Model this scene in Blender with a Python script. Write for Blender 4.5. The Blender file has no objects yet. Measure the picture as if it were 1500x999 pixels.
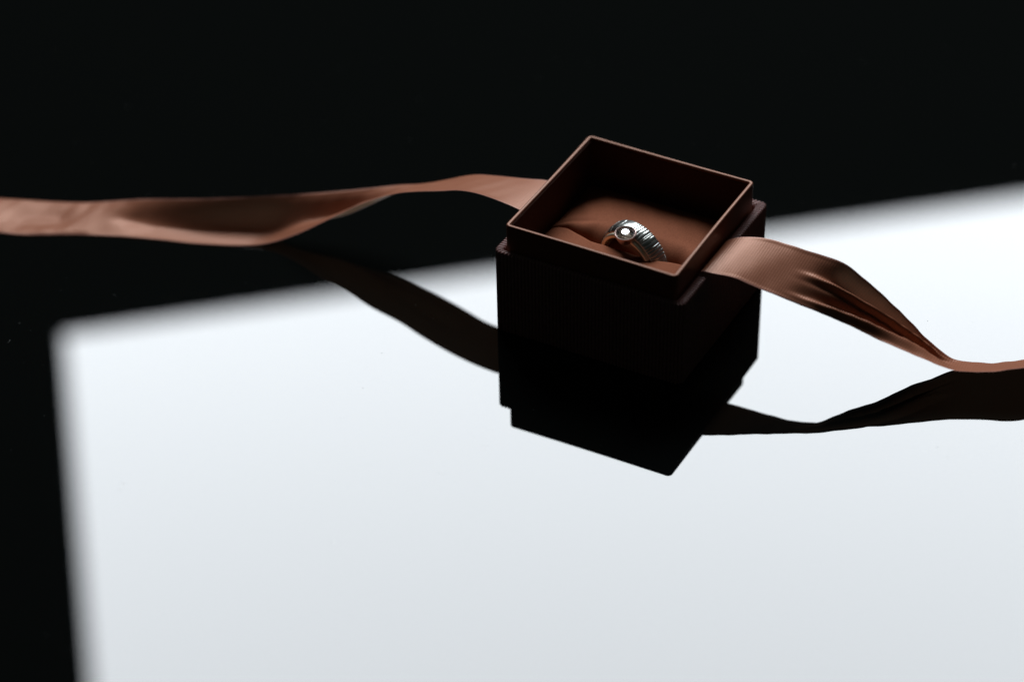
import bpy, bmesh, math, random
from mathutils import Vector, Matrix

# ------------------------------------------------------------------ camera, light, exposure
MM = 0.001
scene = bpy.context.scene
C = scene.collection


def rot_x(a): return Matrix.Rotation(a, 3, 'X')
def rot_z(a): return Matrix.Rotation(a, 3, 'Z')


CAM_POS = Vector((-34.585, -566.063, 406.309))
cam_data = bpy.data.cameras.new('camera')
cam_data.lens = 85.0
cam_data.sensor_width = 36.0
cam_data.sensor_fit = 'HORIZONTAL'
cam_data.clip_start = 0.01
cam_data.clip_end = 50.0
cam_data.dof.use_dof = True
cam_data.dof.focus_distance = 0.6755
cam_data.dof.aperture_fstop = 4.9
cam_data.dof.aperture_blades = 0
cam = bpy.data.objects.new('camera', cam_data)
C.objects.link(cam)
cam.matrix_world = Matrix.Translation(CAM_POS * MM) @ (rot_x(0.93451) @ rot_z(-0.0202)).to_4x4()
scene.camera = cam

world = bpy.data.worlds.new('World')
scene.world = world
world.use_nodes = True
world.node_tree.nodes['Background'].inputs[0].default_value = (0.80, 1.0, 0.93, 1)
world.node_tree.nodes['Background'].inputs[1].default_value = 0.010

# the daylit window behind the table: the only light, seen mirrored in the table
WIN_YAW, WIN_ROLL = math.radians(-17), math.radians(3.5)
WIN_DIST, WIN_T0, WIN_Z0, WIN_W, WIN_H = 0.800, -0.103, 0.543, 1.000, 0.560
wn = Vector((math.sin(WIN_YAW), math.cos(WIN_YAW), 0))
wt = Vector((wn.y, -wn.x, 0))
w_up = Vector((0, 0, 1))
w_right = wt * math.cos(WIN_ROLL) + w_up * math.sin(WIN_ROLL)
w_top = w_up * math.cos(WIN_ROLL) - wt * math.sin(WIN_ROLL)
WIN_RADIANCE = 14.7


def window_lamp(name, t0, width, radiance, color):
    ld = bpy.data.lights.new(name, 'AREA')
    ld.shape = 'RECTANGLE'
    ld.size = width
    ld.size_y = WIN_H
    ld.energy = radiance * math.pi * width * WIN_H
    ld.color = color
    lo = bpy.data.objects.new(name, ld)
    C.objects.link(lo)
    wc = wn * WIN_DIST + wt * WIN_T0 + w_up * WIN_Z0 + w_right * (t0 + width / 2) + w_top * (WIN_H / 2)
    # local -Z is the emitting direction, towards the table
    lo.matrix_world = Matrix.Translation(wc) @ Matrix((w_top.cross(wn), w_top, wn)).transposed().to_4x4()


window_lamp('window_light', 0.0, WIN_W, WIN_RADIANCE, (0.905, 0.955, 1.0))

vs = scene.view_settings
vs.view_transform = 'Standard'
vs.look = 'None'
vs.exposure = 0.0
vs.gamma = 1.0
vs.use_curve_mapping = False
scene.render.engine = 'CYCLES'
scene.cycles.use_denoising = True
scene.cycles.sample_clamp_indirect = 2.0
scene.cycles.caustics_reflective = False
scene.cycles.caustics_refractive = False
scene.cycles.max_bounces = 14
scene.cycles.transmission_bounces = 12
scene.cycles.glossy_bounces = 8

random.seed(7)

# ------------------------------------------------------------------ helpers
BOX_YAW = -0.5119


def mat(name, color, rough=0.5, metallic=0.0, spec=0.5, **kw):
    m = bpy.data.materials.new(name)
    m.use_nodes = True
    b = m.node_tree.nodes['Principled BSDF']
    b.inputs['Base Color'].default_value = (*color, 1)
    b.inputs['Roughness'].default_value = rough
    b.inputs['Metallic'].default_value = metallic
    b.inputs['Specular IOR Level'].default_value = spec
    for k, v in kw.items():
        b.inputs[k.replace('_', ' ')].default_value = v
    return m


def noise_col(m, c1, c2, scale, coord='Object', detail=4, pos=(0.35, 0.65)):
    nt = m.node_tree
    tc = nt.nodes.new('ShaderNodeTexCoord')
    n = nt.nodes.new('ShaderNodeTexNoise')
    n.inputs['Scale'].default_value = scale
    n.inputs['Detail'].default_value = detail
    r = nt.nodes.new('ShaderNodeValToRGB')
    r.color_ramp.elements[0].color = (*c1, 1)
    r.color_ramp.elements[1].color = (*c2, 1)
    r.color_ramp.elements[0].position, r.color_ramp.elements[1].position = pos
    nt.links.new(tc.outputs[coord], n.inputs['Vector'])
    nt.links.new(n.outputs['Fac'], r.inputs['Fac'])
    nt.links.new(r.outputs['Color'], nt.nodes['Principled BSDF'].inputs['Base Color'])
    return n


def bump(m, node_out, strength, dist):
    nt = m.node_tree
    b = nt.nodes.new('ShaderNodeBump')
    b.inputs['Strength'].default_value = strength
    b.inputs['Distance'].default_value = dist
    nt.links.new(node_out, b.inputs['Height'])
    nt.links.new(b.outputs['Normal'], nt.nodes['Principled BSDF'].inputs['Normal'])
    return b


def link(name, verts, faces, material, parent=None, smooth=True, sharp=None):
    me = bpy.data.meshes.new(name)
    me.from_pydata([tuple(Vector(v) * MM) for v in verts], [], faces)
    me.update()
    bm = bmesh.new()
    bm.from_mesh(me)
    bmesh.ops.recalc_face_normals(bm, faces=bm.faces)
    bm.to_mesh(me)
    bm.free()
    if smooth:
        me.polygons.foreach_set('use_smooth', [True] * len(me.polygons))
        if sharp is not None:
            me.set_sharp_from_angle(angle=math.radians(sharp))
    me.materials.append(material)
    o = bpy.data.objects.new(name, me)
    C.objects.link(o)
    if parent is not None:
        o.parent = parent
    return o


def thing(name, label, cat, loc=(0, 0, 0), rotz=0.0):
    o = bpy.data.objects.new(name, None)
    o.empty_display_size = 0.01
    C.objects.link(o)
    o.location = Vector(loc) * MM
    o.rotation_euler = (0, 0, rotz)
    o['label'] = label
    o['category'] = cat
    return o


def grid_faces(nu, nv, closed_u=False, closed_v=False):
    f = []
    for i in range(nu if closed_u else nu - 1):
        for j in range(nv if closed_v else nv - 1):
            a, b = i, (i + 1) % nu
            c, d = j, (j + 1) % nv
            f.append((a * nv + c, b * nv + c, b * nv + d, a * nv + d))
    return f


def sstep(a, b, x):
    t = max(0.0, min(1.0, (x - a) / (b - a)))
    return t * t * (3 - 2 * t)


def ramp(a, b, x):
    t = max(0.0, min(1.0, (x - a) / (b - a)))
    return t + 0.09 * math.sin(2 * math.pi * (t - 0.5))


def gauss(x, s):
    return math.exp(-(x / s) ** 2)


# ------------------------------------------------------------------ materials
m_table = mat('black_lacquer', (0.0029, 0.0034, 0.0032), 0.012, spec=0.5)
m_rib = mat('ribbed_fabric', (0.135, 0.062, 0.056), 0.38, spec=0.5)
noise_col(m_rib, (0.27, 0.135, 0.122), (0.34, 0.175, 0.16), 900)
m_tray = mat('brown_card', (0.20, 0.090, 0.062), 0.42, spec=0.5)
m_tray.node_tree.nodes['Principled BSDF'].inputs['Specular Tint'].default_value = (1.0, 0.52, 0.32, 1)
n = noise_col(m_tray, (0.17, 0.062, 0.036), (0.21, 0.080, 0.047), 1500)
bump(m_tray, n.outputs['Fac'], 0.25, 0.00005)
m_inner_shade = mat('shade_darkened_card', (0.075, 0.030, 0.020), 0.75, spec=0.15)  # tray's brown darkened, to paint in the shade on its inner walls
noise_col(m_inner_shade, (0.065, 0.026, 0.017), (0.085, 0.035, 0.023), 1500)
m_pad = mat('suede', (0.20, 0.085, 0.055), 0.85, spec=0.12, Sheen_Weight=0.0, Sheen_Roughness=0.4)
m_pad.node_tree.nodes['Principled BSDF'].inputs['Sheen Tint'].default_value = (0.9, 0.6, 0.5, 1)
n = noise_col(m_pad, (0.25, 0.080, 0.038), (0.325, 0.108, 0.053), 2600, detail=6)
bump(m_pad, n.outputs['Fac'], 0.3, 0.00006)
m_silver = mat('white_gold', (0.60, 0.62, 0.59), 0.27, 1.0)
m_gold = mat('yellow_gold', (0.98, 0.86, 0.66), 0.42, 1.0)
m_rose = mat('rose_gold', (0.80, 0.58, 0.53), 0.34, 1.0)
m_diamond = bpy.data.materials.new('diamond')
m_diamond.use_nodes = True
_b = m_diamond.node_tree.nodes['Principled BSDF']
_b.inputs['Base Color'].default_value = (0.97, 0.93, 0.97, 1)
_b.inputs['Transmission Weight'].default_value = 1.0
_b.inputs['IOR'].default_value = 2.42
_b.inputs['Roughness'].default_value = 0.0
m_dust = mat('dust', (0.30, 0.31, 0.30), 0.9)


def ribbon_material():
    m = mat('brown_satin', (0.4, 0.19, 0.13), 0.38, spec=0.65, Sheen_Weight=0.0)
    nt = m.node_tree
    p = nt.nodes['Principled BSDF']
    p.inputs['Specular Tint'].default_value = (1.0, 0.54, 0.35, 1)
    out = nt.nodes['Material Output']
    uv = nt.nodes.new('ShaderNodeUVMap')
    uv.uv_map = 'UVMap'
    wave = nt.nodes.new('ShaderNodeTexWave')          # transverse weft ribs, 0.55 mm apart
    wave.wave_type = 'BANDS'
    wave.bands_direction = 'X'
    wave.inputs['Scale'].default_value = 0.314 / 0.75
    wave.inputs['Distortion'].default_value = 0.6
    wave.inputs['Detail'].default_value = 1
    noise = nt.nodes.new('ShaderNodeTexNoise')
    noise.inputs['Scale'].default_value = 3.0
    noise.inputs['Detail'].default_value = 5
    nt.links.new(uv.outputs['UV'], wave.inputs['Vector'])
    nt.links.new(uv.outputs['UV'], noise.inputs['Vector'])
    add = nt.nodes.new('ShaderNodeMath')
    add.operation = 'ADD'
    nt.links.new(wave.outputs['Fac'], add.inputs[0])
    nt.links.new(noise.outputs['Fac'], add.inputs[1])
    bp = nt.nodes.new('ShaderNodeBump')
    bp.inputs['Strength'].default_value = 0.4
    bp.inputs['Distance'].default_value = 0.00008
    nt.links.new(add.outputs[0], bp.inputs['Height'])
    nt.links.new(bp.outputs['Normal'], p.inputs['Normal'])
    # colour: streaky threads running along the ribbon, a paler woven selvedge on both edges
    mp = nt.nodes.new('ShaderNodeMapping')
    mp.inputs['Scale'].default_value = (0.12, 2.2, 1.0)
    nt.links.new(uv.outputs['UV'], mp.inputs['Vector'])
    streak = nt.nodes.new('ShaderNodeTexNoise')
    streak.inputs['Scale'].default_value = 1.0
    streak.inputs['Detail'].default_value = 4
    nt.links.new(mp.outputs['Vector'], streak.inputs['Vector'])
    mix1 = nt.nodes.new('ShaderNodeMath')
    mix1.operation = 'MULTIPLY_ADD'
    mix1.inputs[1].default_value = 0.22
    nt.links.new(wave.outputs['Fac'], mix1.inputs[0])
    avg = nt.nodes.new('ShaderNodeMath')
    avg.operation = 'MULTIPLY_ADD'
    avg.inputs[1].default_value = 0.45
    nt.links.new(noise.outputs['Fac'], avg.inputs[0])
    half = nt.nodes.new('ShaderNodeMath')
    half.operation = 'MULTIPLY'
    half.inputs[1].default_value = 0.45
    nt.links.new(streak.outputs['Fac'], half.inputs[0])
    nt.links.new(half.outputs[0], avg.inputs[2])
    nt.links.new(avg.outputs[0], mix1.inputs[2])
    ramp = nt.nodes.new('ShaderNodeValToRGB')
    ramp.color_ramp.elements[0].position = 0.3
    ramp.color_ramp.elements[0].color = (0.325, 0.118, 0.064, 1)
    ramp.color_ramp.elements[1].position = 0.8
    ramp.color_ramp.elements[1].color = (0.47, 0.178, 0.102, 1)
    nt.links.new(mix1.outputs[0], ramp.inputs['Fac'])
    sep = nt.nodes.new('ShaderNodeSeparateXYZ')
    nt.links.new(uv.outputs['UV'], sep.inputs[0])
    off = nt.nodes.new('ShaderNodeMath')
    off.operation = 'SUBTRACT'
    off.inputs[1].default_value = 8.65
    nt.links.new(sep.outputs['Y'], off.inputs[0])
    ab = nt.nodes.new('ShaderNodeMath')
    ab.operation = 'ABSOLUTE'
    nt.links.new(off.outputs[0], ab.inputs[0])
    gt = nt.nodes.new('ShaderNodeMath')
    gt.operation = 'GREATER_THAN'
    gt.inputs[1].default_value = 8.15
    nt.links.new(ab.outputs[0], gt.inputs[0])
    selv = nt.nodes.new('ShaderNodeMixRGB')
    selv.inputs['Color2'].default_value = (0.46, 0.21, 0.16, 1)
    nt.links.new(gt.outputs[0], selv.inputs['Fac'])
    nt.links.new(ramp.outputs['Color'], selv.inputs['Color1'])
    nt.links.new(selv.outputs['Color'], p.inputs['Base Color'])
    tr = nt.nodes.new('ShaderNodeBsdfTranslucent')
    tr.inputs['Color'].default_value = (0.42, 0.25, 0.15, 1)
    mix = nt.nodes.new('ShaderNodeMixShader')
    mix.inputs['Fac'].default_value = 0.15
    nt.links.new(p.outputs['BSDF'], mix.inputs[1])
    nt.links.new(tr.outputs['BSDF'], mix.inputs[2])
    nt.links.new(mix.outputs['Shader'], out.inputs['Surface'])
    return m


m_ribbon = ribbon_material()

# ------------------------------------------------------------------ setting: the black table
tv = [(-900, -620, 0), (900, -620, 0), (900, 390, 0), (-900, 390, 0)]
tv += [(x, y, -25) for x, y, _ in tv]
table = link('table_top', tv, [(0, 1, 2, 3), (7, 6, 5, 4), (0, 4, 5, 1), (1, 5, 6, 2), (2, 6, 7, 3), (3, 7, 4, 0)],
             m_table, smooth=False)
table['kind'] = 'structure'
table['label'] = 'polished black table top mirroring a bright window'
table['category'] = 'table'

# ------------------------------------------------------------------ jewellery box
BW, BD, BH = 58.5, 57.25, 27.46            # ribbed base, outer
TW, TD, TZ = 52.5, 51.4, 35.69            # inner tray, outer, height of its rim
TDX, TDY, TTA, TTB = -0.124, -0.927, -0.0134, 0.0209
box = thing('jewelry_box', 'open brown ring box with ribbed base, card tray and cushion, on black table', 'box', rotz=BOX_YAW)


def rounded_rect(w, d, r, seg, nside):
    """Points and outward normals, evenly spread on each side and corner; the same count for any size."""
    pts = []
    for (cx, cy, a0) in ((w/2 - r, -d/2 + r, -90), (w/2 - r, d/2 - r, 0), (-w/2 + r, d/2 - r, 90), (-w/2 + r, -d/2 + r, 180)):
        for k in range(seg + 1):
            a = math.radians(a0 + 90 * k / seg)
            pts.append((cx + r * math.cos(a), cy + r * math.sin(a), math.cos(a), math.sin(a)))
        # straight run to the next corner
        a = math.radians(a0 + 90)
        x0, y0 = pts[-1][:2]
        nx, ny = math.cos(a), math.sin(a)
        length = (d if abs(nx) > 0.5 else w) - 2 * r
        tx, ty = -ny, nx
        for k in range(1, nside):
            pts.append((x0 + tx * length * k / nside, y0 + ty * length * k / nside, nx, ny))
    return pts


def build_base():
    r_out, pitch, spr = 2.3, 1.1, 8
    seg = int(round(r_out * math.pi / 2 / pitch)) * spr
    nside = int(round((BW - 2 * r_out) / pitch)) * spr
    outer = rounded_rect(BW, BD, r_out, seg, nside)
    inner = rounded_rect(TW + 0.9, TD + 0.7, 0.9, seg, nside)
    # profile: (inset along the normal, z, blend to inner outline, nx, nz, rib amplitude)
    prof = [(3.0, 0.0, 0, 0, -1, 0)]
    for k in range(5):
        a = math.radians(-90 + 90 * k / 4)
        prof.append((0.8 - 0.8 * math.cos(a), 0.8 + 0.8 * math.sin(a), 0, math.cos(a), math.sin(a), 1))
    prof += [(0, z, 0, 1, 0, 1) for z in (6, 11, 16, 21)]
    rt = 0.6
    for k in range(9):
        a = math.radians(90 * k / 8)
        prof.append((rt - rt * math.cos(a), BH - rt + rt * math.sin(a), 0, math.cos(a), math.sin(a), 1))
    prof += [(rt, BH, 0.5, 0, 1, 1), (rt, BH, 0.93, 0, 1, 0.9), (rt, BH - 0.35, 1.0, -0.7, 0.7, 0.3), (rt, 18, 1.0, -1, 0, 0), (rt, 1.8, 1.0, -1, 0, 0)]
    verts = []
    nv = len(prof)
    for i, ((x, y, nx, ny), (ix, iy, jx, jy)) in enumerate(zip(outer, inner)):
        ph = math.pi * (i / spr)
        groove = -(1 - abs(math.sin(ph)) ** 0.7) * 0.62
        wob = 0.03 * math.sin(i * 0.013) + 0.02 * math.sin(i * 0.041)
        for (ins, z, bl, pn, pz, amp) in prof:
            px, py = x - nx * ins, y - ny * ins
            px, py = px * (1 - bl) + (ix + TDX) * bl, py * (1 - bl) + (iy + TDY) * bl
            o = (groove + wob) * amp
            verts.append((px + nx * pn * o, py + ny * pn * o, max(0.0, z + pz * o)))
    nu = len(outer)
    faces = grid_faces(nu, nv, closed_u=True)
    faces.append(tuple(i * nv for i in range(nu)))
    faces.append(tuple(i * nv + nv - 1 for i in range(nu))[::-1])
    return link('ribbed_base', verts, faces, m_rib, box, sharp=75)


base = build_base()


def build_tray():
    wall = 1.15
    # (offset from the outer outline, z or None for rim-relative, rim-relative dz)
    prof = [(0, 2.8, 0)]
    prof += [(0, 12, 0), (0, 26, 0), (0, None, -3.0)]
    r = 0.42
    for k in range(5):
        a = math.radians(90 * k / 4)
        prof.append((r - r * math.cos(a), None, -r + r * math.sin(a)))
    for k in range(1, 5):
        a = math.radians(90 - 90 * k / 4)
        prof.append((wall - r + r * math.cos(a), None, -r + r * math.sin(a)))
    prof += [(wall, None, -1.0), (wall + 0.02, 20, 0), (wall + 0.02, 4.0, 0)]
    verts = []
    base_pts = rounded_rect(TW, TD, 1.5, 8, 14)
    for (x, y, nx, ny) in base_pts:
        for (ins, z, dz) in prof:
            px, py = x - nx * ins, y - ny * ins
            if z is None:
                # card walls are never dead straight
                z2 = TZ + dz + px * TTA + py * TTB
                bow = 0.18 * math.cos(px / TW * math.pi) * (abs(ny) > 0.5) + 0.15 * math.cos(py / TD * math.pi) * (abs(nx) > 0.5)
                px -= nx * bow
                py -= ny * bow
            else:
                z2 = z
            verts.append((px + TDX, py + TDY, z2))
    nu, nv = len(base_pts), len(prof)
    faces = grid_faces(nu, nv, closed_u=True)
    faces.append(tuple(i * nv for i in range(nu)))
    faces.append(tuple(i * nv + nv - 1 for i in range(nu))[::-1])
    return link('inner_tray', verts, faces, m_tray, box, sharp=50)


tray = build_tray()


def build_shade_skin():  # added skin over the inner walls that carries the painted shade
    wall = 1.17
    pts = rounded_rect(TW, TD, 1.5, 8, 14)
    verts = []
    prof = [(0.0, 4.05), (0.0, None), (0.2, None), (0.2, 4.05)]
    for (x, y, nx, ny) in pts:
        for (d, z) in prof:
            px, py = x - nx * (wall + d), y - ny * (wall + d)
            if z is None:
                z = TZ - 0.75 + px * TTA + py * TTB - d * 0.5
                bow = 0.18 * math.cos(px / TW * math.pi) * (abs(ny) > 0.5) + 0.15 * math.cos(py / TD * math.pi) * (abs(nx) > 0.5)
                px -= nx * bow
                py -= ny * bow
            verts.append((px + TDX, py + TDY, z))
    return link('tray_shade_skin', verts, grid_faces(len(pts), 4, True, True), m_inner_shade, tray, sharp=40)


build_shade_skin()

# cushion: two pads meeting in a slit that the ring spreads open
PX0, PX1 = -TW/2 + TDX + 1.2, TW/2 + TDX - 1.2
PY0, PY1 = -TD/2 + TDY + 1.2, TD/2 + TDY - 1.2
RING_X, RING_Y = 1.2, -3.6


def slit_front(x):
    bulge = ramp(-22.0, -7.0, x) * (1 - 0.75 * ramp(9.5, 24.0, x))
    return -3.0 - 4.1 * bulge + 0.12 * math.sin(x * 0.9)


def slit_back(x):
    """Where the back pad's long slope meets the bottom of the slit."""
    return slit_front(x) + 0.25 + 1.5 * open_by(x)


def open_by(x):
    return ramp(-21.5, -7.0, x) * (1 - 0.8 * ramp(12.0, 24.0, x))


def pad_z(x, y):
    ex = min(x - PX0, PX1 - x)
    e = 1 - math.exp(-max(ex, 0) / (3.0 + 1.5 * sstep(-2.0, 6.0, y)))
    f = 1 - math.exp(-max(PY1 - y, 0) / 4.2)
    g = 1 - math.exp(-max(y - PY0, 0) / 1.2)
    z = 20.0 + 3.9 * e * f * g
    z += 0.12 * math.sin(x * 0.31 + 0.5) * math.sin(y * 0.27) + 0.05 * math.sin(x * 0.9 + y * 0.6)
    # soft creases pulled from the slit's ends
    z -= 0.35 * gauss(y + 0.2 - 0.35 * (x + 21), 0.9) * (1 - sstep(-19, -9, x)) * sstep(-24.5, -22, x)
    return z


def build_pad(name, front):
    nx = 110
    prof_n = 40
    verts = []
    for i in range(nx + 1):
        x = PX0 + (PX1 - PX0) * i / nx
        ys = slit_front(x) if front else slit_back(x)
        y_wall = PY0 if front else PY1
        sgn = 1 if front else -1
        op = open_by(x)
        rh, rv = (1.1, 1.1) if front else (1.2 + 7.4 * op, 1.4 + 9.5 * op)
        col = []
        for j in range(prof_n + 1):
            y = y_wall + (ys - sgn * rh - y_wall) * j / prof_n
            col.append((x, y, pad_z(x, y)))
        zt = col[-1][2]
        for j in range(1, 17):
            a = math.radians(90 * j / 16)
            col.append((x, ys - sgn * rh + sgn * rh * math.sin(a), zt - rv + rv * math.cos(a)))
        col.append((x, ys - sgn * 0.1, 9.5))
        col.append((x, ys - sgn * 0.2, 4.7))
        verts += col
        nv = len(col)
    faces = grid_faces(nx + 1, nv)
    return link(name, verts, faces, m_pad, cushion, sharp=60)


cv = [(PX0, PY0, 4.05), (PX1, PY0, 4.05), (PX1, PY1, 4.05), (PX0, PY1, 4.05)]
cv += [(x, y, 4.6) for x, y, _ in cv]
cushion = link('cushion', cv, [(3, 2, 1, 0), (4, 5, 6, 7), (0, 1, 5, 4), (1, 2, 6, 5), (2, 3, 7, 6), (3, 0, 4, 7)], m_pad, box, smooth=False)
build_pad('front_pad', True)
build_pad('back_pad', False)

# ------------------------------------------------------------------ ring
ring_yaw = BOX_YAW - math.radians(15)
rc = rot_z(BOX_YAW) @ Vector((1.15, -7.25, 19.15))       # centre of its front face
ring = thing('finger_ring', 'fluted silver and gold ring with one round diamond, standing in the cushion slit', 'ring', loc=rc, rotz=ring_yaw)
ring.rotation_euler = (math.radians(3), 0, ring_yaw)


def polar(r, y, a):
    """a = 0 at the top of the ring, its axis along local y."""
    return (r * math.sin(a), y, r * math.cos(a))


def build_band():
    rng = random.Random(11)
    # irregular flutes round the band: list of (angle, depth)
    prof_a = []
    a = 0.0
    while a < 2 * math.pi - 0.05:
        w = rng.choice([0.05, 0.056, 0.062, 0.07, 0.10, 0.13])
        if a > 5.25:
            w = 0.33                     # the plain left shoulder
        w = min(w, 2 * math.pi - a)
        h = rng.uniform(-0.02, 0.04)
        sag = 0.022 + 0.22 * min(w, 0.13)
        g = 0.010
        prof_a.append((a, -0.22))
        for t in (0.0, 0.15, 0.32, 0.5, 0.68, 0.85, 1.0):
            prof_a.append((a + g + (w - 2 * g) * t, h + sag * (1 - (2 * t - 1) ** 2) - 0.04))
        a += w
    R0, Ri = 10.95, 9.15
    secs = [(Ri, 1.15), (9.5, 1.15), (None, 1.2), (None, 1.35), (None, 3.2), (None, 6.1), (None, 6.25), (9.9, 6.3), (Ri, 6.3)]
    verts = []
    for (ang, h) in prof_a:
        for k, (r, y) in enumerate(secs):
            if r is None:
                rr = R0 + h
                rr -= {2: 1.05, 3: 0.85, 4: 0.10, 6: 0.12}.get(k, 0.0)
            else:
                rr = r
            verts.append(polar(rr, y, ang))
    faces = grid_faces(len(prof_a), len(secs), True, True)
    return link('fluted_band', verts, faces, m_silver, ring, sharp=50)


def build_rail():
    n = 160
    ctr_r, ctr_y, rr, ry = 8.75, 0.85, 0.75, 0.85
    verts = []
    m = 16
    for i in range(n):
        a = 2 * math.pi * i / n
        for k in range(m):
            b = 2 * math.pi * k / m
            cx, cy = math.cos(b), math.sin(b)
            sx = math.copysign(abs(cx) ** 0.75, cx)
            sy = math.copysign(abs(cy) ** 0.75, cy)
            verts.append(polar(ctr_r + rr * sx, ctr_y + ry * sy, a))
    rail = link('gold_rail', verts, grid_faces(n, m, True, True), m_gold, ring)
    # gold inside of the band
    secs = [(9.2, 1.4), (8.35, 1.4), (8.3, 3.4), (8.35, 6.2), (8.6, 6.42), (9.3, 6.36)]
    v2 = [polar(r, y, 2 * math.pi * i / n) for i in range(n) for (r, y) in secs]
    link('gold_lining', v2, grid_faces(n, len(secs), True, True), m_gold, ring)
    return rail


build_band()
build_rail()

# bezel + stone share a frame tilted a little to the front
BZ = Matrix.Translation((0.45, 0.25, 10.75)) @ Matrix.Rotation(math.radians(5), 4, 'X') @ Matrix.Rotation(math.radians(4), 4, 'Y')


def lathe(name, prof, n, material, closed=False, smooth=True, sharp=40):
    verts = []
    for i in range(n):
        a = 2 * math.pi * i / n
        for (r, z) in prof:
            v = BZ @ Vector((r * math.cos(a), r * math.sin(a), z))
            verts.append(tuple(v))
    return link(name, verts, grid_faces(n, len(prof), True, closed), material, ring, smooth=smooth, sharp=sharp)


lathe('bezel', [(2.35, -1.9), (2.75, -0.9), (3.02, -0.15), (3.06, 0.12), (3.0, 0.26), (2.86, 0.32), (2.72, 0.25), (2.66, 0.05), (2.55, -0.5), (1.9, -2.3), (2.1, -2.4)], 64, m_rose, closed=True)


def build_diamond():
    R = 2.64
    T, cr, pv = 1.18, 0.86, -2.24
    z0 = -0.12
    verts, faces = [], []
    def ring_pts(n, r, z, off):
        s = len(verts)
        for i in range(n):
            a = 2 * math.pi * (i + off) / n
            verts.append(tuple(BZ @ Vector((r * math.cos(a), r * math.sin(a), z))))
        return s
    t = ring_pts(8, T, z0 + cr, 0)
    k = ring_pts(8, (T + R) / 2 * 1.03, z0 + cr * 0.55, 0.5)
    g = ring_pts(16, R, z0 + 0.03, 0)
    g2 = ring_pts(16, R, z0 - 0.03, 0)
    l = ring_pts(8, R * 0.42, z0 + pv * 0.62, 0.5)
    cu = len(verts)
    verts.append(tuple(BZ @ Vector((0, 0, z0 + pv))))
    faces.append(tuple(range(t, t + 8)))
    for i in range(8):
        j = (i + 1) % 8
        faces.append((t + i, k + i, t + j))
        faces.append((t + i, k + (i - 1) % 8, g + 2 * i, k + i))
        faces.append((k + i, g + 2 * i, g + 2 * i + 1))
        faces.append((k + i, g + 2 * i + 1, g + (2 * i + 2) % 16))
        faces.append((l + i, g2 + 2 * i + 1, g2 + 2 * i))
        faces.append((l + i, g2 + (2 * i + 2) % 16, g2 + 2 * i + 1))
        faces.append((l + i, g2 + 2 * i, l + (i - 1) % 8))
        faces.append((l + i, l + j, cu))
        faces[-2] = (l + (i - 1) % 8, l + i, g2 + 2 * i)
    for i in range(16):
        faces.append((g + i, g2 + i, g2 + (i + 1) % 16, g + (i + 1) % 16))
    return link('diamond', verts, faces, m_diamond, ring, smooth=False)


build_diamond()

# ------------------------------------------------------------------ ribbon, one continuous band under the tray
RU = [[26.33, -9.29, 28.5], [29.5, -9.55, 29.4], [35.9, -11.63, 30.3], [41.29, -14.36, 30.2], [46.67, -17.16, 29.7], [53.04, -19.44, 28.6], [57.66, -20.95, 26.8], [63.29, -23.41, 22.2], [68.92, -26.06, 17.5], [75.72, -28.27, 10.8], [80.62, -29.93, 5.8], [86.78, -31.37, 2.0], [95.98, -31.57, 0.5], [107.59, -30.2, 0.6], [127.39, -26.29, 0.5], [150.98, -23.24, 0.5]]
RL = [[17.61, -24.28, 28.5], [20.71, -25.24, 28.3], [25.33, -26.05, 27.5], [33.17, -28.84, 25.4], [45.34, -33.13, 22.0], [56.35, -36.17, 18.2], [67.24, -40.18, 14.2], [74.54, -42.34, 11.7], [83.67, -44.77, 8.9], [92.84, -45.69, 8.2], [103.88, -45.62, 8.8], [123.52, -41.13, 7.0], [143.47, -37.19, 4.0]]
LU = [[-20.86, 22.03, 28.2], [-24.18, 23.45, 28.3], [-28.31, 24.15, 28.3], [-37.58, 27.56, 27.4], [-43.56, 30.4, 26.2], [-47.4, 32.31, 24.6], [-56.18, 35.55, 20.6], [-61.73, 37.44, 18.8], [-66.69, 39.43, 17.4], [-78.11, 42.26, 14.4], [-87.09, 44.18, 12.4], [-98.78, 45.89, 10.6], [-110.91, 47.36, 9.2], [-126.63, 48.96, 7.8], [-146.14, 54.21, 4.6], [-165.83, 58.23, 1.2], [-191.82, 62.72, 0.4], [-224.21, 66.63, 0.4]]
LL = [[-31.52, 5.37, 30.0], [-37.65, 9.0, 31.0], [-44.04, 12.99, 31.1], [-49.13, 15.85, 30.3], [-54.49, 18.31, 28.6], [-62.35, 22.57, 25.8], [-67.87, 25.54, 23.3], [-77.35, 28.0, 18.6], [-84.3, 29.79, 14.0], [-91.24, 30.54, 9.8], [-98.33, 32.21, 5.2], [-105.38, 33.5, 1.8], [-111.63, 33.82, 0.5], [-126.07, 35.22, 0.4], [-144.93, 39.19, 0.4], [-163.76, 41.71, 0.4], [-182.41, 42.38, 0.4], [-188.82, 43.72, 0.4], [-229.11, 48.9, 0.4]]


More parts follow.
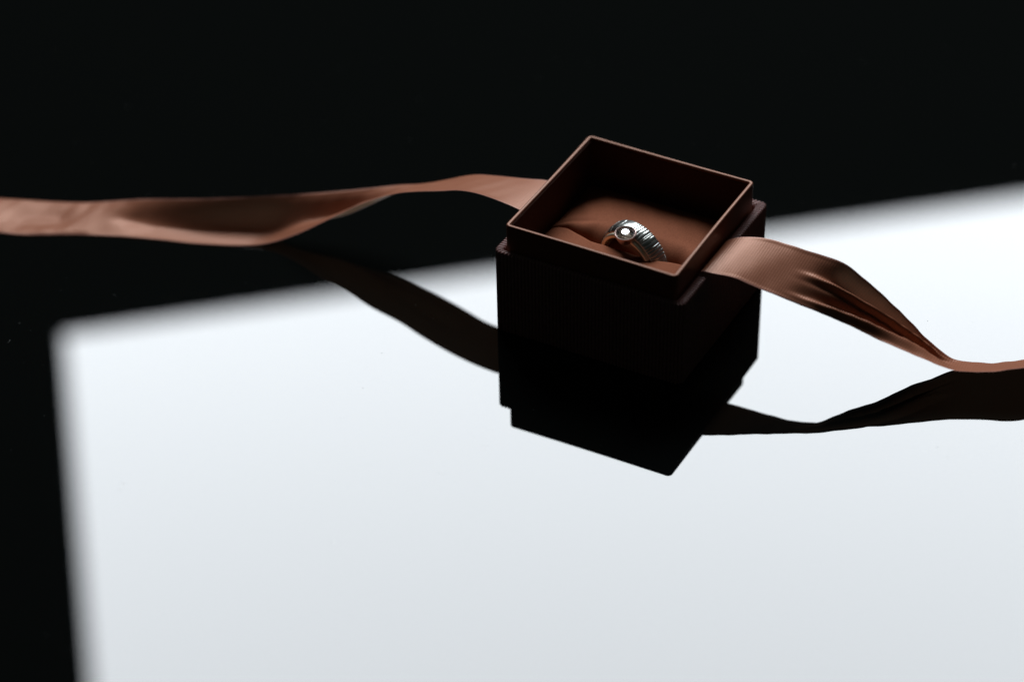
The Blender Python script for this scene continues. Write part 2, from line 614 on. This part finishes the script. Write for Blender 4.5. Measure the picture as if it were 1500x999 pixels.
def catmull(P, n=14):
    P = [Vector(p) for p in P]
    P = [P[0] * 2 - P[1]] + P + [P[-1] * 2 - P[-2]]
    out = []
    for i in range(1, len(P) - 2):
        p0, p1, p2, p3 = P[i-1:i+3]
        # centripetal
        t0 = 0.0
        t1 = t0 + max((p1 - p0).length, 1e-6) ** 0.5
        t2 = t1 + max((p2 - p1).length, 1e-6) ** 0.5
        t3 = t2 + max((p3 - p2).length, 1e-6) ** 0.5
        for k in range(n):
            t = t1 + (t2 - t1) * k / n
            A1 = p0 * ((t1 - t) / (t1 - t0)) + p1 * ((t - t0) / (t1 - t0))
            A2 = p1 * ((t2 - t) / (t2 - t1)) + p2 * ((t - t1) / (t2 - t1))
            A3 = p2 * ((t3 - t) / (t3 - t2)) + p3 * ((t - t2) / (t3 - t2))
            B1 = A1 * ((t2 - t) / (t2 - t0)) + A2 * ((t - t0) / (t2 - t0))
            B2 = A2 * ((t3 - t) / (t3 - t1)) + A3 * ((t - t1) / (t3 - t1))
            out.append(B1 * ((t2 - t) / (t2 - t1)) + B2 * ((t - t1) / (t2 - t1)))
    out.append(P[-2])
    return out


def resample(P, n):
    L = [0.0]
    for a, b in zip(P, P[1:]):
        L.append(L[-1] + (b - a).length)
    out, k = [], 0
    for i in range(n + 1):
        s = L[-1] * i / n
        while k < len(L) - 2 and L[k + 1] < s:
            k += 1
        f = (s - L[k]) / max(L[k + 1] - L[k], 1e-9)
        out.append(P[k].lerp(P[k + 1], f))
    return out, L[-1]


def smooth_path(P, it):
    for _ in range(it):
        P = [P[0]] + [(P[i-1] + P[i] * 2 + P[i+1]) / 4 for i in range(1, len(P) - 1)] + [P[-1]]
    return P


def to_world(x, y, z):
    return rot_z(BOX_YAW) @ Vector((x, y, z))


def tail(U, Lw, side, n):
    gx = side * 26.47 + TDX
    yu, yl = (4.8, -12.4) if side > 0 else (9.2, -9.6)
    lead_u = [to_world(gx, yu, 26.0), to_world(gx + side * 0.15, yu, 27.7)]
    lead_l = [to_world(gx, yl, 26.0), to_world(gx + side * 0.15, yl, 27.7)]
    pu, lu = resample(catmull(lead_u + [Vector(p) for p in U]), n)
    pl, ll = resample(catmull(lead_l + [Vector(p) for p in Lw]), n)
    return smooth_path(pu, 3), smooth_path(pl, 3), (lu + ll) / 2


NV = 36
CAMV = CAM_POS


def right_disp(s, v):
    """Lengthwise folds where the ribbon turns over, mm along its face normal."""
    on = sstep(24, 50, s) * (1 - sstep(66, 80, s))
    k = max(0.0, (s - 24) / 45.0)
    v1 = 0.54 + 0.06 * k + 0.30 * max(0, k - 0.5) ** 1.5
    v2 = 0.11 + 0.26 * k ** 1.6
    vm = v2 + (v1 - v2) * 0.62
    pts = [(0, 0), (v2, 1.0), (v2 + 0.07, -0.9), (vm, 0.1), (vm + 0.04, -0.35), (v1, 1.3), (v1 + 0.09, -1.5), (1.0, 0.75)]
    d = 0.0
    for (a, da), (b, db) in zip(pts, pts[1:]):
        if a <= v <= b:
            d = da + (db - da) * sstep(a, b, v)
            break
    return 1.6 * on * d + waves(s, v) * sstep(5, 15, s)


def waves(s, v):
    lip = 0.16 * (gauss(v - 0.02, 0.022) + gauss(v - 0.98, 0.022))
    w = 0.10 * math.sin(s * 0.21 + 4 * v) + 0.06 * math.sin(s * 0.53 - 5 * v + 1) + 0.035 * math.sin(s * 1.1 + 9 * v)
    w += 0.22 * math.sin(s * 0.095 + 1.3) * math.sin(3.1 * v + s * 0.05) + 0.05 * math.sin(s * 0.8 + 2.5 * math.sin(s * 0.13)) * v
    return w + lip


def left_disp(s, v):
    return waves(s * 0.9 + 7, v) * sstep(6, 20, s) + 0.5 * sstep(30, 42, s) * (1 - sstep(50, 62, s)) * (gauss(v - 0.5, 0.1) - gauss(v - 0.75, 0.1))


def left_sag(s, v):
    a = sstep(42, 72, s) * (1 - sstep(76, 100, s))
    d = 4.2 * a * gauss(v - 0.56, 0.24)
    d += 0.9 * gauss(v - 0.45, 0.3) * math.sin((s - 150) * 0.11) * sstep(146, 160, s) - 0.5 * sstep(146, 160, s)
    d += 1.3 * gauss(s - 137, 6) * gauss(v - 0.55, 0.16)
    return d


def build_ribbon():
    nr, nl = 300, 420
    ru, rl, rlen = tail(RU, RL, 1, nr)
    lu, ll, llen = tail(LU, LL, -1, nl)
    rows = []            # (far point, near point, signed arc length, disp function)
    for i in range(nl, -1, -1):
        rows.append((lu[i], ll[i], -(llen * i / nl), 'l'))
    # the hidden run: down the gap, below the tray, up the other gap
    hid = [(-26.47, 18), (-26.47, 8), (-26.45, 3.2), (-25.4, 2.32), (-12, 2.3), (0, 2.3), (12, 2.3), (25.4, 2.32), (26.45, 3.2), (26.47, 8), (26.47, 18)]
    for (x, z) in hid:
        f = (x + 26.47) / 52.94
        yu, yl = 9.2 + (4.8 - 9.2) * f, -9.6 + (-12.4 + 9.6) * f
        rows.append((to_world(x + TDX, yu, z), to_world(x + TDX, yl, z), 0.0, 'h'))
    for i in range(nr + 1):
        rows.append((ru[i], rl[i], rlen * i / nr, 'r'))
    verts, uvs = [], []
    nrow = len(rows)
    s_run = 0.0
    for i, (u, l, s, kind) in enumerate(rows):
        a, b = rows[max(i - 1, 0)], rows[min(i + 1, nrow - 1)]
        tan = ((b[0] + b[1]) - (a[0] + a[1])).normalized()
        nrm = (u - l).cross(tan)
        nrm.normalize()
        if nrm.z < 0:
            nrm = -nrm
        if i:
            s_run += (((u + l) - (rows[i-1][0] + rows[i-1][1])) / 2).length
        for j in range(NV + 1):
            v = j / NV
            p = l.lerp(u, v)
            if kind == 'r':
                p = p + nrm * right_disp(s, v)
            elif kind == 'l':
                taper = min(1.0, min(v, 1 - v) / 0.08)
                p = p + nrm * left_disp(-s, v) * taper
                p.z -= left_sag(-s, v) * taper
                lie = sstep(72, 98, -s) * (1 - sstep(128, 152, -s))     # near half lies on the table, far half stands up
                zf = l.z + (u.z - l.z) * sstep(0.42, 1.05, v) - 0.25 * math.sin(math.pi * v)
                p.z += (zf - p.z) * lie * taper
            if kind != 'h':
                p.z = max(p.z, 0.3)
            verts.append(tuple(p))
            uvs.append((s_run, v * 17.3))
    o = link('satin_ribbon', verts, grid_faces(nrow, NV + 1), m_ribbon)
    me = o.data
    uvl = me.uv_layers.new(name='UVMap')
    for lp in me.loops:
        uvl.data[lp.index].uv = uvs[lp.vertex_index]
    o['label'] = 'brown satin ribbon threaded through the ring box, its tails twisting onto the table'
    o['category'] = 'ribbon'
    return o


build_ribbon()

# ------------------------------------------------------------------ dust on the polished table
def build_dust():
    rng = random.Random(5)
    verts, faces = [], []
    def flake(x, y, r):
        s = len(verts)
        h = r * 0.5
        k = rng.randint(3, 5)
        for i in range(k):
            a = 2 * math.pi * i / k + rng.random()
            verts.append((x + r * math.cos(a), y + r * math.sin(a) * 0.8, 0.01))
        verts.append((x, y, h + 0.02))
        for i in range(k):
            faces.append((s + i, s + (i + 1) % k, s + k))
    for _ in range(260):
        x, y = rng.uniform(-200, 160), rng.uniform(-150, 170)
        flake(x, y, rng.choice([0.06, 0.07, 0.09, 0.12, 0.17]))
    def fibre(x, y, a, ln, curl):
        w = 0.035
        n = 7
        s = len(verts)
        for i in range(n + 1):
            t = i / n
            aa = a + curl * t
            px, py = x + ln * t * math.cos(aa), y + ln * t * math.sin(aa)
            ox, oy = -math.sin(aa) * w, math.cos(aa) * w
            verts.extend([(px + ox, py + oy, 0.02), (px - ox, py - oy, 0.02), (px, py, 0.02 + w)])
        for i in range(n):
            a0, b0 = s + 3 * i, s + 3 * i + 3
            for k in range(3):
                m = (k + 1) % 3
                faces.append((a0 + k, a0 + m, b0 + m, b0 + k))
    for (x, y, a, ln, c) in [(-186, -38, 1.0, 3.2, 0.5), (-183, -30, 0.8, 2.4, -0.6), (-178, -12, 0.4, 1.5, 0.8), (-150, 10, 2.0, 1.2, 0.5), (-92, 14, 0.2, 1.6, 0.7)]:
        fibre(x, y, a, ln, c)
    o = link('dust', verts, faces, m_dust, smooth=False)
    o['kind'] = 'stuff'
    o['label'] = 'tiny dust specks scattered on the black table'
    o['category'] = 'dust'


build_dust()
